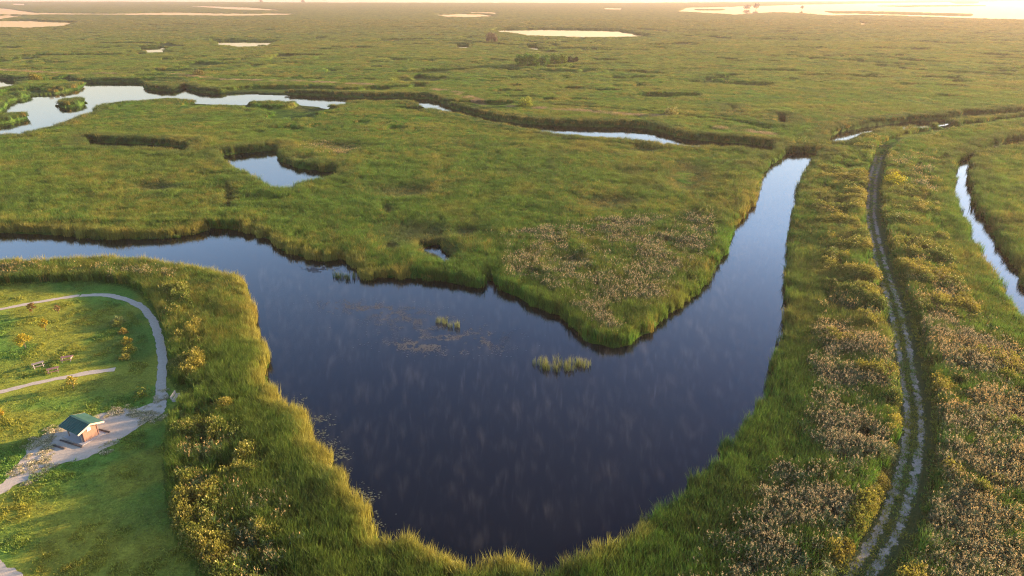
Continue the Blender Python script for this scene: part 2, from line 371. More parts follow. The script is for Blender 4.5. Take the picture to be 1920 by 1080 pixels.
c_pale = proto_set('pale_source', [weed_clump(110, .5, .5, .9) for _ in range(4)], [m_weed, m_pale])

def scatter(name, coll, P, z, scl, tint, label, cat, tint2=None, nvar=5):
    n = len(P)
    me = bpy.data.meshes.new(name); me.vertices.add(n)
    me.vertices.foreach_set('co', np.column_stack([P, z]).astype(np.float32).ravel())
    a = me.attributes.new('rot', 'FLOAT_VECTOR', 'POINT')
    rv = np.zeros((n, 3), np.float32); rv[:, 2] = rng.uniform(0, 2 * math.pi, n)
    rv[:, 0] = rng.normal(0, .06, n); rv[:, 1] = rng.normal(0, .06, n); a.data.foreach_set('vector', rv.ravel())
    a = me.attributes.new('scl', 'FLOAT_VECTOR', 'POINT'); a.data.foreach_set('vector', np.asarray(scl, np.float32).ravel())
    a = me.attributes.new('tint', 'FLOAT_COLOR', 'POINT'); tt = np.ones((n, 4), np.float32); tt[:, :3] = tint; a.data.foreach_set('color', tt.ravel())
    if tint2 is not None:
        a = me.attributes.new('tint2', 'FLOAT_COLOR', 'POINT'); tt[:, :3] = tint2; a.data.foreach_set('color', tt.ravel())
    a = me.attributes.new('idx', 'INT', 'POINT'); a.data.foreach_set('value', rng.integers(0, nvar, n).astype(np.int32))
    o = link(name, me, label=label, cat=cat, kind='stuff')
    g = bpy.data.node_groups.new(name, 'GeometryNodeTree'); g.interface.new_socket('Geometry', in_out='INPUT', socket_type='NodeSocketGeometry'); g.interface.new_socket('Geometry', in_out='OUTPUT', socket_type='NodeSocketGeometry')
    gi = g.nodes.new('NodeGroupInput'); go = g.nodes.new('NodeGroupOutput'); ip = g.nodes.new('GeometryNodeInstanceOnPoints')
    ci = g.nodes.new('GeometryNodeCollectionInfo'); ci.inputs['Collection'].default_value = coll; ci.inputs['Separate Children'].default_value = True; ci.inputs['Reset Children'].default_value = True
    ip.inputs['Pick Instance'].default_value = True
    def na(t, nm):
        x = g.nodes.new('GeometryNodeInputNamedAttribute'); x.data_type = t; x.inputs['Name'].default_value = nm; return x.outputs['Attribute']
    g.links.new(gi.outputs[0], ip.inputs['Points']); g.links.new(ci.outputs[0], ip.inputs['Instance'])
    g.links.new(na('FLOAT_VECTOR', 'rot'), ip.inputs['Rotation']); g.links.new(na('FLOAT_VECTOR', 'scl'), ip.inputs['Scale']); g.links.new(na('INT', 'idx'), ip.inputs['Instance Index'])
    g.links.new(ip.outputs[0], go.inputs[0])
    md = o.modifiers.new('scatter', 'NODES'); md.node_group = g
    return o

# ------------------------------------------------------------------ ground, far marsh canopy, water
def fan_grid(rows_y, ncol, wide):
    u = np.linspace(-wide, wide, ncol)
    Y, U = np.meshgrid(rows_y, u, indexing='ij')
    X = U * (Y + 25)
    return X, Y
def rows(a, b, n):            # evenly spaced in 1/distance
    q = np.linspace(1 / a, 1 / b, n); return 1 / q
ry = np.concatenate([[-60, -20, 0, 10, 18, 24], np.linspace(28, 60, 30)[:-1], rows(60, 300, 260)[:-1], rows(300, 6000, 300)[:-1], rows(6000, 45000, 40)])
X, Y = fan_grid(ry, 900, 1.0)
Pg = np.column_stack([X.ravel(), Y.ravel()])
SDg = water_sd(Pg)
gz = ground_z(Pg)
zg = np.where(SDg > 0, gz * sstep(0, 1.2, SDg) , -1.4 * sstep(0, 3, -SDg))
nr, ncg = X.shape
ii = (np.arange(nr - 1)[:, None] * ncg + np.arange(ncg - 1)[None, :]).ravel()
FQ = np.column_stack([ii, ii + 1, ii + ncg + 1, ii + ncg])
lawn_m = inside(Pg, LAWN)
d_ = dist_line(Pg, LAWN, True, 3)
lawn_w = np.where(lawn_m, .5 + d_ / 6 * 1.0, .5 - d_ / 6)
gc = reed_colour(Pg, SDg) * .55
trk = np.minimum(dist_line(Pg, TRACK, cap=9), dist_line(Pg, TRACK_N, cap=9))
gc = lerp(gc, np.tile(C(.07, .10, .03), (len(Pg), 1)), 1 - sstep(1.5, 3.5, trk))
n1 = fbm(Pg, 7, 4, 20); n2 = fbm(Pg, 2.2, 3, 21); n3 = fbm(Pg, 16, 3, 22)
px_, py_ = to_px(Pg, .4)
yel = np.clip(sstep(.34, .66, n1) * .7 + .75 * np.exp(-((px_ - 170) / 150) ** 2 - ((py_ - 990) / 70) ** 2), 0, 1)
lc = lerp(np.tile(C(.150, .27, .045), (len(Pg), 1)), np.tile(C(.50, .36, .045), (len(Pg), 1)), yel * .62)
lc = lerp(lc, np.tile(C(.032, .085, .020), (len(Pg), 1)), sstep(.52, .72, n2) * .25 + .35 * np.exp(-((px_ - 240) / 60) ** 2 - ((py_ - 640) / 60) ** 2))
gc = lerp(gc, lc, sstep(.45, .6, lawn_w))
m_ground, t_, b_ = M('ground', rough=.95)
a_ = node(t_, 'ShaderNodeAttribute', attribute_name='col'); tc = node(t_, 'ShaderNodeTexCoord')
f1 = noise(t_, 3.0, 6, .75, tc.outputs['Object'], (.3, .7)); cc = mixc(t_, 1.0, a_.outputs['Color'], mixc(t_, f1, (.55, .6, .5), (1.4, 1.35, 1.25)), 'MULTIPLY')
t_.links.new(cc, b_.inputs['Base Color']); bump(t_, b_, noise(t_, 5, 6, .8, tc.outputs['Object']), .6, .25)
b_.inputs['Specular IOR Level'].default_value = .05
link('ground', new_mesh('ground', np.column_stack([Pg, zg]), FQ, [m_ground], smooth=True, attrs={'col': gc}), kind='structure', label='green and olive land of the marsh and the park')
wv = [(-45000, -500, 0), (45000, -500, 0), (45000, 46000, 0), (-45000, 46000, 0)]
link('water', new_mesh('water', wv, [(0, 1, 2, 3)], [m_water]), kind='structure', label='still dark blue water of ponds, canals and lakes')

# canopy of the distant marsh, beyond 190 m
def low_spots(P):
    s = np.ones(len(P))
    for l, wd in SLIT: s = np.minimum(s, sstep(wd * .35, wd * .95, dist_line(P, l, cap=wd * 1.2)))
    d = P[:, 1]
    h1 = sstep(.665, .70, fbm(P * C(.6, 1), 26, 3, 31)) * sstep(230, 330, d) * (1 - .5 * sstep(900, 1500, d))
    h2 = sstep(.665, .70, fbm(P * C(.7, 1), 11, 2, 33)) * sstep(210, 300, d) * (1 - sstep(600, 900, d)) * sstep(.45, .6, fbm(P, 80, 2, 35))
    return s * (1 - h1) * (1 - h2)
cy_ = np.concatenate([rows(185, 420, 230)[:-1], rows(420, 5200, 420)])
Xc, Yc = fan_grid(cy_, 1100, .82)
Pc = np.column_stack([Xc.ravel(), Yc.ravel()]); SDc = water_sd(Pc)
ls = low_spots(Pc)
wide = np.clip(Pc[:, 1] * .004, .8, 8)
hc = 1.9 * sstep(0, 1, SDc / wide) * (.08 + .92 * ls)
hc += ((fbm(Pc, 5, 3, 41) - .5) * 1.1 + (fbm(Pc, 17, 3, 42) - .5) * 1.0) * sstep(0, 1, SDc / (wide * 2)) * (.4 + .6 * ls)
fade = sstep(190, 300, Pc[:, 1]); belt = np.where((SDc > 0) & (SDc < 7), .35, 0)
zc = np.where(SDc > 0, .2 + (hc + belt) * (.45 + .55 * fade), -.5)
nr, ncc = Xc.shape
keep = SDc.reshape(nr, ncc) > 0
kq = (keep[:-1, :-1] | keep[1:, :-1] | keep[:-1, 1:] | keep[1:, 1:]).ravel()
ii = (np.arange(nr - 1)[:, None] * ncc + np.arange(ncc - 1)[None, :]).ravel()[kq]
Fc = np.column_stack([ii, ii + 1, ii + ncc + 1, ii + ncc])
ccol = reed_colour(Pc, SDc)
ccol = lerp(ccol, np.tile(C(.045, .05, .025), (len(Pc), 1)), (1 - ls) * .5)
m_can, t_, b_ = M('marsh_canopy', rough=.9)
a_ = node(t_, 'ShaderNodeAttribute', attribute_name='col'); tc = node(t_, 'ShaderNodeTexCoord')
f1 = noise(t_, .55, 8, .8, tc.outputs['Object'], (.36, .64)); cc = mixc(t_, 1.0, a_.outputs['Color'], mixc(t_, f1, (.35, .5, .45), (1.6, 1.45, 1.25)), 'MULTIPLY')
f2 = noise(t_, .09, 6, .7, tc.outputs['Object'], (.40, .56)); cc = mixc(t_, 1.0, cc, mixc(t_, f2, (.42, .58, .6), (1.22, 1.16, 1.1)), 'MULTIPLY')
t_.links.new(cc, b_.inputs['Base Color']); bump(t_, b_, noise(t_, .8, 8, .8, tc.outputs['Object']), .8, 1.2)
b_.inputs['Specular IOR Level'].default_value = .02
link('far_marsh_grass', new_mesh('far_marsh_grass', np.column_stack([Pc, zc]), Fc, [m_can], smooth=True, attrs={'col': ccol}), kind='stuff', label='olive marsh grass stretching to the horizon around pools', cat='marsh grass')

# ------------------------------------------------------------------ zones of growth
GRAVEL = P_([(-80, 962), (0, 908), (28, 882), (38, 858), (68, 824), (95, 806), (150, 792), (198, 772), (240, 768), (282, 757), (296, 735), (312, 735), (314, 768), (296, 782), (264, 798), (232, 822), (190, 846), (150, 862), (100, 876), (42, 905), (0, 926), (-80, 985)], .4)
PATH1 = P_([(-220, 622), (-100, 597), (0, 580), (60, 568), (128, 557), (149, 554)], .4)
PATH1B = P_([(151, 554), (165, 553), (200, 553), (238, 561), (268, 576), (288, 602), (301, 640), (305, 680), (303, 715), (300, 740), (298, 765)], .4)
PATH2 = P_([(-220, 790), (-100, 758), (0, 735), (60, 720), (110, 709), (160, 700), (216, 692)], .4)
PATH3 = P_([(-90, 1030), (-20, 1066), (18, 1090), (60, 1150)], .4)
def Zp(s, z=1.6): return P_(s, z)
Z_PLUME = [
  (Zp([(1545, 560), (1640, 545), (1672, 610), (1686, 700), (1700, 790), (1684, 880), (1640, 970), (1570, 1060), (1480, 1250), (1180, 1300), (1290, 1080), (1330, 1010), (1400, 930), (1475, 850), (1518, 760), (1518, 650)]), 1.0),
  (Zp([(1530, 385), (1575, 380), (1590, 400), (1560, 415), (1530, 405)]), .9),
  (Zp([(1690, 470), (1740, 490), (1830, 570), (1925, 650), (2100, 780), (2350, 1300), (1640, 1300), (1690, 1080), (1745, 900), (1750, 760), (1730, 620), (1700, 540)]), 1.0),
  (Zp([(1660, 300), (1740, 290), (1770, 340), (1740, 380), (1700, 345)]), .5),
  (Zp([(890, 440), (1000, 425), (1100, 412), (1250, 402), (1385, 395), (1345, 480), (1296, 545), (1205, 640), (1120, 645), (1075, 600), (1000, 552), (945, 520), (950, 470)]), .62),
  (Zp([(350, 800), (430, 800), (500, 870), (556, 950), (566, 1010), (545, 1080), (600, 1300), (430, 1300), (400, 1060), (336, 960), (332, 880)]), .6),
  (Zp([(-400, 488), (0, 487), (120, 492), (330, 505), (345, 522), (250, 520), (150, 515), (0, 520), (-400, 525)]), .6),
  (Zp([(565, 268), (620, 265), (665, 275), (690, 288), (640, 292), (590, 288), (560, 280)]), .8)]
Z_WEED = [
  (Zp([(1535, 300), (1625, 295), (1622, 420), (1645, 520), (1665, 600), (1545, 610), (1545, 500), (1525, 400)], 1), .92),
  (Zp([(1650, 290), (1790, 285), (1760, 400), (1790, 520), (1830, 600), (1760, 640), (1700, 560), (1660, 470), (1645, 380)], 1), .75),
  (Zp([(1640, 560), (1690, 590), (1700, 700), (1712, 800), (1690, 900), (1640, 980), (1580, 1080), (1520, 1080), (1600, 960), (1660, 860), (1668, 760), (1655, 650)], .8), .8),
  (Zp([(1700, 560), (1745, 600), (1765, 760), (1760, 900), (1720, 1060), (1700, 1300), (1600, 1300), (1680, 1000), (1725, 850), (1720, 700)], .8), .75),
  (Zp([(300, 548), (350, 540), (372, 620), (385, 700), (425, 740), (440, 790), (520, 900), (430, 900), (335, 1000), (322, 860), (332, 775), (390, 735), (325, 700), (318, 620)], .8), .8),
  (Zp([(330, 940), (400, 940), (520, 1010), (560, 1100), (640, 1300), (400, 1300), (385, 1070), (345, 1010)], .8), .8),
  (Zp([(1440, 268), (1560, 262), (1640, 262), (1700, 250), (1800, 240), (1780, 262), (1660, 290), (1560, 285)], 1), .5)]

def classify(P, SD):
    """0 reeds, 1 plumed reeds, 2 weeds, -1 nothing"""
    n = len(P); k = np.zeros(n, int); r = rng.random(n)
    patch = fbm(P, 5.0, 3, 51)
    for poly, pr in Z_PLUME:
        m = inside(P, poly) & (SD > np.where(P[:, 0] < 45, 1.5, 3.5) + 2 * patch); e = sstep(-2, 3, dist_line(P, poly, True, 7) + 5 * (fbm(P, 3, 2, 54) - .5)); k[m & (rng.random(n) < pr * e * (.12 + .88 * sstep(.62, .42, patch)))] = 1; k[m & (fbm(P, 4.5, 3, 57) > .60) & (rng.random(n) < .5) & (P[:, 0] > 40)] = 2
    for poly, pr in Z_WEED:
        m = inside(P, poly) & (SD > 3.0); q = fbm(P, 4.0, 3, 52); k[m & (rng.random(n) < pr * (.2 + .8 * sstep(.7, .4, q)))] = 2
    k[inside(P, LAWN)] = -1
    k[inside(P, GRAVEL)] = -1
    td = np.minimum(dist_line(P, TRACK, cap=9), dist_line(P, TRACK_N, cap=9))
    tr = np.array(TRACK)[::-1]; side = P[:, 0] - np.interp(P[:, 1], tr[:, 1], tr[:, 0])
    k[td < np.where(side > 0, 1.9, 1.0) + 1.1 * fbm(P, 2.5, 3, 53)] = -1
    return k
def cand(y0, y1, dens, wide=.86):
    A = (y1 - y0) * (y0 + y1 + 50) * wide; n = int(A * dens)
    y = np.sqrt(rng.uniform((y0 + 25) ** 2, (y1 + 25) ** 2, n)) - 25; x = rng.uniform(-1, 1, n) * wide * (y + 25)
    return np.column_stack([x, y])
parts = []
for y0, y1, dn, sw in [(28, 75, 3.2, 1.0), (75, 115, 3.0, 1.0), (115, 170, 1.9, 1.2), (170, 260, 1.5, 1.3), (260, 420, .65, 1.8), (420, 800, .17, 2.9), (800, 1500, .025, 5.5)]:
    Pn = cand(y0, y1, dn); parts.append((Pn, np.full(len(Pn), sw)))
PP = np.concatenate([p[0] for p in parts]); SW = np.concatenate([p[1] for p in parts])
SD = water_sd(PP); ok = SD > np.where(PP[:, 1] < 200, -.75 + 1.7 * fbm(PP, 1.7, 3, 55), .15 + .12 * SW)
# on the far marsh the tufts stay out of the sunken spots
ls = np.ones(len(PP)); fm = PP[:, 1] > 200; ls[fm] = low_spots(PP[fm]); ok &= ls > rng.uniform(.3, .8, len(PP))
PP, SW, SD = PP[ok], SW[ok], SD[ok]
K = classify(PP, SD)
GZ = ground_z(PP) * sstep(0, 1.2, SD) - .1 * (SD < 0)
col = reed_colour(PP, SD) * rng.uniform(.6, 1.45, (len(PP), 1))
hn = fbm(PP, 5, 4, 61); hh = .72 + .48 * hn
far = sstep(200, 300, PP[:, 1])
# sunken hollows inside the near marsh
pxx, pyy = to_px(PP, 1.0)
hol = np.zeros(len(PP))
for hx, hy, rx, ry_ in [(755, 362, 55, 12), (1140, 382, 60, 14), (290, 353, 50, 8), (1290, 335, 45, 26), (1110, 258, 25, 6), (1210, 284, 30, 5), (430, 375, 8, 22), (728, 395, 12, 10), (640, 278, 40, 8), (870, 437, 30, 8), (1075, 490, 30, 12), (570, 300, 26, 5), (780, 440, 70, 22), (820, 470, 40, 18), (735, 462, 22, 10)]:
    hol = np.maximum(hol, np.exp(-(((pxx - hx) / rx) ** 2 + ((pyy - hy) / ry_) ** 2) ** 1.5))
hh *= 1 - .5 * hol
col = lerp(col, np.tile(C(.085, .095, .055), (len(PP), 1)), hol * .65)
beltr = (SD < 8) & (PP[:, 1] > 150) & (PP[:, 1] < 420); hh[beltr] *= 1.2
edge = (1 - sstep(.2, 1.6, SD)); hh *= 1 + edge * rng.uniform(-.5, .28, len(PP))
lit_rim = (1 - sstep(.3, 2.6, SD)) * (((PP[:, 1] < 150) & (PP[:, 0] < -20)) | ((PP[:, 1] < 75) & (PP[:, 0] < 14)))  # low-sun glow on the left and bottom banks, painted into the reed colour
col = lerp(col, np.tile(C(.36, .30, .06), (len(PP), 1)), lit_rim * .75)
gm = (rng.random(len(PP)) < .05 + .4 * sstep(.45, .7, fbm(PP, 14, 4, 62))) * (.3 + .5 * rng.random(len(PP))) * (PP[:, 1] > 90)
col = lerp(col, np.tile(C(.36, .25, .05), (len(PP), 1)), gm)
zb = GZ - .05
m = K == 0
zr = zb.copy(); hs = hh.copy()
zr += far * .9; hs = hs * (1 - .25 * far)
sx = SW * rng.uniform(.8, 1.25, len(PP))
lab = 'tall green reeds filling the marsh and edging the ponds'
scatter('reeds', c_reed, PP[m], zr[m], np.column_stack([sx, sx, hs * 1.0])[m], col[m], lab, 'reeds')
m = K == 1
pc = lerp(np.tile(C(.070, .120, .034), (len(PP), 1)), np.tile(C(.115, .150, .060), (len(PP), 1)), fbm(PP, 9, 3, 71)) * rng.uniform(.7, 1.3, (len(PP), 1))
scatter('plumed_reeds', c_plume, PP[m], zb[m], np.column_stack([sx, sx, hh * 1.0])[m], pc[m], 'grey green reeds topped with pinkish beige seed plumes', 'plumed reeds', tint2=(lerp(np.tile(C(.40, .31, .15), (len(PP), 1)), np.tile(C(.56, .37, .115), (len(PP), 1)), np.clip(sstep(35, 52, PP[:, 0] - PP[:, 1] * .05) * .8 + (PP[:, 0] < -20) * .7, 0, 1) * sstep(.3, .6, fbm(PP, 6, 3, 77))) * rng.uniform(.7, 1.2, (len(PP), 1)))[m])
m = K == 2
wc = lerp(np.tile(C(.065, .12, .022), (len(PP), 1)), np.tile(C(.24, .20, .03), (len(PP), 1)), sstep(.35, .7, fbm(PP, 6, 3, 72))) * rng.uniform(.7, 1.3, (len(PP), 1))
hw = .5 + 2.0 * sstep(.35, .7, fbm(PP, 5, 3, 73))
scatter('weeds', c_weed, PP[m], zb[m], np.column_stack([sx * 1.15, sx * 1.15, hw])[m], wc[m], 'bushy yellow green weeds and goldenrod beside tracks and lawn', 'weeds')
print('instances', len(PP), (K == 0).sum(), (K == 1).sum(), (K == 2).sum())
# short grass on the lawn, along the track
Q = np.concatenate([cand(28, 130, 4.5)]); lw = inside(Q, LAWN); tdq = dist_line(Q, TRACK, cap=9); s_ = water_sd(Q)
Q2 = cand(130, 260, 1.2); t2 = np.minimum(dist_line(Q2, TRACK, cap=9), dist_line(Q2, TRACK_N, cap=9))
pd = np.minimum.reduce([dist_line(Q, p, cap=4) for p in (PATH1, PATH1B, PATH2, PATH3)])
keep = (lw & (pd > 1.15) & ~inside(Q, GRAVEL) & (rng.random(len(Q)) < .8)) | ((tdq < 4.2) & (s_ > 1) & ~((np.abs(tdq - .72) < .36) & (rng.random(len(Q)) < .97)))
Q = np.concatenate([Q[keep], Q2[(t2 < 3.3) & (np.abs(t2 - .85) > .3)]])
qx, qy = to_px(Q, .4)
yq = np.clip(sstep(.34, .66, fbm(Q, 7, 4, 20)) * .7 + .75 * np.exp(-((qx - 170) / 150) ** 2 - ((qy - 990) / 70) ** 2), 0, 1)
qc = lerp(np.tile(C(.15, .265, .042), (len(Q), 1)), np.tile(C(.52, .38, .045), (len(Q), 1)), yq * .62) * rng.uniform(.7, 1.3, (len(Q), 1))
sq = rng.uniform(.7, 1.5, len(Q)); hq = .22 + .8 * sstep(.5, .75, fbm(Q, 3, 3, 21)); onl = inside(Q, LAWN); hq[~onl] = rng.uniform(.3, 1.2, (~onl).sum())
scatter('short_grass', c_short, Q, ground_z(Q) - .02, np.column_stack([sq, sq, hq]), qc, 'short uneven grass of the lawn and track verges', 'grass', nvar=4)

# pale dry weeds fringing the gravel pad
ql = cand(60, 95, 6); ql = ql[inside(ql, GRAVEL) | (dist_line(ql, GRAVEL, True, 3) < .5)]
gx, gy = to_px(ql, .4); dg = dist_line(ql, GRAVEL, True, 4)
pr = np.where(gy < 790, .75 * ((gx > 195) & (gx + 2 * (790 - gy) < 330) | (gx < 110)), 0) + np.where((gx < 100) & (gy > 815), .6, 0) + np.where(dg < .5, .35, 0)
pr *= sstep(.42, .6, fbm(ql, 2.2, 3, 81)) * 1.3
ql = ql[rng.random(len(ql)) < pr]
s1 = rng.uniform(.5, 1.0, len(ql))
scatter('dry_weeds', c_pale, ql, np.full(len(ql), .36), np.column_stack([s1, s1, s1 * .45]), np.tile(C(.26, .26, .10), (len(ql), 1)) * rng.uniform(.7, 1.4, (len(ql), 1)), 'pale flowering weeds scattered over the gravel pad edges', 'weeds', nvar=4)

# ------------------------------------------------------------------ paths, gravel, track (thin sheets lying on the ground)
def strip_mesh(name, line, half, mat, lift, n=220, rough=.45, cross=5):
    line = np.array(line); seg = np.hypot(*np.diff(line, axis=0).T); s = np.concatenate([[0], np.cumsum(seg)])
    t = np.linspace(0, s[-1], n)
    c = np.column_stack([np.interp(t, s, line[:, 0]), np.interp(t, s, line[:, 1])])
    for _ in range(12): c[1:-1] = (c[:-2] + c[2:] + 2 * c[1:-1]) / 4
    d = np.gradient(c, axis=0); d /= np.hypot(d[:, 0], d[:, 1])[:, None] + 1e-9; nrm = np.column_stack([-d[:, 1], d[:, 0]])
    V = []; U = []
    e0 = half * (1 + rough * (fbm(c, 1.1, 3, 90) - .5) * 2); e1 = half * (1 + rough * (fbm(c, 1.1, 3, 91) - .5) * 2)
    for j in range(cross):
        f = j / (cross - 1) * 2 - 1; off = np.where(f < 0, e0, e1) * f
        p = c + nrm * off[:, None]; V.append(np.column_stack([p, ground_z(p) + lift])); U.append(np.column_stack([off, t, t * 0]))
    V = np.stack(V, 1).reshape(-1, 3); U = np.stack(U, 1).reshape(-1, 3)
    i = (np.arange(n - 1)[:, None] * cross + np.arange(cross - 1)).ravel()
    return new_mesh(name, V, np.column_stack([i, i + 1, i + cross + 1, i + cross]), [mat], attrs={'strip': U})
m_path, t_, b_ = M('gravel', rough=.95); tc = node(t_, 'ShaderNodeTexCoord')
n_a = noise(t_, 2.5, 6, .75, tc.outputs['Object'], (.3, .7)); n_b = noise(t_, .5, 4, .6, tc.outputs['Object'], (.35, .65))
cc = mixc(t_, n_a, (.43, .345, .25), (.68, .555, .42)); cc = mixc(t_, n_b, cc, mixc(t_, .55, cc, (.50, .42, .32)))
t_.links.new(cc, b_.inputs['Base Color']); bump(t_, b_, noise(t_, 9, 5, .8, tc.outputs['Object']), .5, .06)
for nm, ln, hw_, lb in [('footpath', PATH1, .5, 'pale gravel path crossing the lawn at the far left edge'), ('footpath', PATH1B, .62, 'pale gravel path curving round the lawn toward the shelter'),
                        ('footpath', PATH2, .52, 'pale gravel path below the picnic tables'), ('footpath', PATH3, 1.0, 'pale gravel corner at the bottom left')]:
    link(nm, strip_mesh(nm, ln, hw_, m_path, .03), kind='structure', label=lb)
from mathutils.geometry import delaunay_2d_cdt
gp = np.array(GRAVEL); gp2 = []
for i in range(len(gp)):
    a, b = gp[i], gp[(i + 1) % len(gp)]; k = max(2, int(np.hypot(*(b - a)) / .35))
    for j in range(k):
        gp2.append(a + (b - a) * j / k)
gp2 = np.array(gp2); gp2 += np.column_stack([fbm(gp2, 1.2, 3, 95) - .5, fbm(gp2, 1.2, 3, 96) - .5]) * 1.3
r_ = delaunay_2d_cdt([Vector(p) for p in gp2], [], [list(range(len(gp2)))], 1, 1e-5)
link('gravel_pad', new_mesh('gravel_pad', [(v.x, v.y, .38 + .022) for v in r_[0]], [tuple(f) for f in r_[2]], [m_path]), kind='structure', label='pale gravel pad around the shelter')
# the two-wheel track
m_trk, t_, b_ = M('track', rough=.95); tc = node(t_, 'ShaderNodeTexCoord')
a_ = node(t_, 'ShaderNodeAttribute', attribute_name='strip'); sep = node(t_, 'ShaderNodeSeparateColor'); t_.links.new(a_.outputs['Color'], sep.inputs[0])
ab = node(t_, 'ShaderNodeMath', operation='ABSOLUTE'); t_.links.new(sep.outputs[0], ab.inputs[0])
s1 = node(t_, 'ShaderNodeMath', operation='SUBTRACT'); t_.links.new(ab.outputs[0], s1.inputs[0]); s1.inputs[1].default_value = .72
a2 = node(t_, 'ShaderNodeMath', operation='ABSOLUTE'); t_.links.new(s1.outputs[0], a2.inputs[0])
nn = noise(t_, .9, 5, .75, tc.outputs['Object']); ml = node(t_, 'ShaderNodeMath', operation='MULTIPLY_ADD'); t_.links.new(nn, ml.inputs[0]); ml.inputs[1].default_value = 1.9; ml.inputs[2].default_value = -.95
ad = node(t_, 'ShaderNodeMath', operation='ADD'); t_.links.new(a2.outputs[0], ad.inputs[0]); t_.links.new(ml.outputs[0], ad.inputs[1])
mr = node(t_, 'ShaderNodeMapRange'); mr.inputs[1].default_value = .36; mr.inputs[2].default_value = .26; t_.links.new(ad.outputs[0], mr.inputs[0])
# gravel shows south of ~190 m, bare dark soil and grass north of it
sy = node(t_, 'ShaderNodeSeparateXYZ'); t_.links.new(tc.outputs['Object'], sy.inputs[0])
fy = node(t_, 'ShaderNodeMapRange'); fy.inputs[1].default_value = 165; fy.inputs[2].default_value = 112; t_.links.new(sy.outputs[1], fy.inputs[0])
rut = mixc(t_, fy.outputs[0], (.19, .16, .11), mixc(t_, noise(t_, 3, 5, .7, tc.outputs['Object'], (.3, .7)), (.36, .30, .22), (.64, .54, .42)))
cc = mixc(t_, mr.outputs[0], mixc(t_, noise(t_, 2, 5), (.035, .06, .016), (.09, .12, .03)), rut)
t_.links.new(cc, b_.inputs['Base Color']); bump(t_, b_, noise(t_, 6, 5, .8, tc.outputs['Object']), .5, .08)
link('dirt_track', strip_mesh('dirt_track', TRACK, 1.35, m_trk, .04, n=500, rough=.12, cross=9), kind='structure', label='two wheel dirt and gravel track along the dike')

# ------------------------------------------------------------------ box, tube helpers for the built things
class MB:
    def __init__(s): s.v = []; s.f = []
    def box(s, c, size, rot=None):
        c = Vector(c); h = Vector(size) / 2; n = len(s.v)
        bvl = min(h) * .25
        import itertools
        for sx_, sy_, sz_ in itertools.product((-1, 1), repeat=3):
            p = Vector((sx_ * h.x, sy_ * h.y, sz_ * h.z))
            if rot is not None: p = rot @ p
            s.v.append(c + p)
        for q in ((0, 1, 3, 2), (4, 6, 7, 5), (0, 4, 5, 1), (2, 3, 7, 6), (0, 2, 6, 4), (1, 5, 7, 3)): s.f.append(tuple(n + i for i in q))
        return s
    def beam(s, a, b, wd, th, up=(0, 0, 1)):
        a, b = Vector(a), Vector(b); d = (b - a); L = d.length; d.normalize(); x = d.cross(Vector(up)).normalized(); u = x.cross(d)
        m_ = Matrix((x, d, u)).transposed(); return s.box((a + b) / 2, (wd, L, th), m_)
    def prism(s, pts, dirv):
        n = len(s.v); k = len(pts); dv = Vector(dirv)
        s.v += [Vector(p) for p in pts] + [Vector(p) + dv for p in pts]
        s.f.append(tuple(range(n, n + k))); s.f.append(tuple(range(n + 2 * k - 1, n + k - 1, -1)))
        for i in range(k): s.f.append((n + i, n + k + i, n + k + (i + 1) % k, n + (i + 1) % k))
        return s
    def tube(s, pts, radii, seg=7):
        n = len(s.v); pts = [Vector(p) for p in pts]
        for i, p in enumerate(pts):
            d = (pts[min(i + 1, len(pts) - 1)] - pts[max(i - 1, 0)]).normalized(); x = d.orthogonal().normalized(); y = d.cross(x)
            for k in range(seg):
                a = 2 * math.pi * k / seg; s.v.append(p + (x * math.cos(a) + y * math.sin(a)) * radii[i])
        for i in range(len(pts) - 1):
            for k in range(seg): s.f.append((n + i * seg + k, n + i * seg + (k + 1) % seg, n + (i + 1) * seg + (k + 1) % seg, n + (i + 1) * seg + k))
        s.f.append(tuple(n + k for k in range(seg - 1, -1, -1))); s.f.append(tuple(n + (len(pts) - 1) * seg + k for k in range(seg)))
        return s
    def build(s, name, mat, parent=None):
        me = bpy.data.meshes.new(name); me.from_pydata([tuple(v) for v in s.v], [], s.f); me.materials.append(mat); me.update()
        o = bpy.data.objects.new(name, me); COL.objects.link(o); o.parent = parent; return o
def empty(name, loc, rz, label, cat, group=None):
    o = bpy.data.objects.new(name, None); COL.objects.link(o); o.location = loc; o.rotation_euler = (0, 0, rz); o.empty_display_size = .3
    o['label'] = label; o['category'] = cat
    if group: o['group'] = group
    return o
def copy_tree(o, parent=None):
    c = o.copy(); COL.objects.link(c); c.parent = parent
    for ch in [x for x in list(o.children)]: copy_tree(ch, c)
    return c

def wood(name, a, b):
    m, t, bb = M(name, rough=.85); tc = node(t, 'ShaderNodeTexCoord')
    mp = node(t, 'ShaderNodeMapping'); mp.inputs['Scale'].default_value = (9, 9, .8); t.links.new(tc.outputs['Object'], mp.inputs[0])
    t.links.new(mixc(t, noise(t, 1.5, 5, .7, mp.outputs[0], (.3, .7)), a, b), bb.inputs['Base Color']); return m
m_wred = wood('stained_timber', (.20, .095, .07), (.34, .19, .15)); m_wgrey = wood('weathered_timber', (.20, .15, .12), (.40, .33, .28)); m_wpale = wood('pale_timber', (.45, .36, .27), (.62, .52, .42))
m_wall = wood('shelter_boards', (.20, .11, .075), (.36, .22, .16))
m_fascia = wood('fascia_board', (.55, .42, .30), (.70, .56, .42))
m_roof, t_, b_ = M('green_metal_roof', (.02, .16, .12), .5); tc = node(t_, 'ShaderNodeTexCoord')
wv_ = node(t_, 'ShaderNodeTexWave'); wv_.inputs['Scale'].default_value = 1.3; wv_.bands_direction = 'X'; t_.links.new(tc.outputs['Object'], wv_.inputs[0])
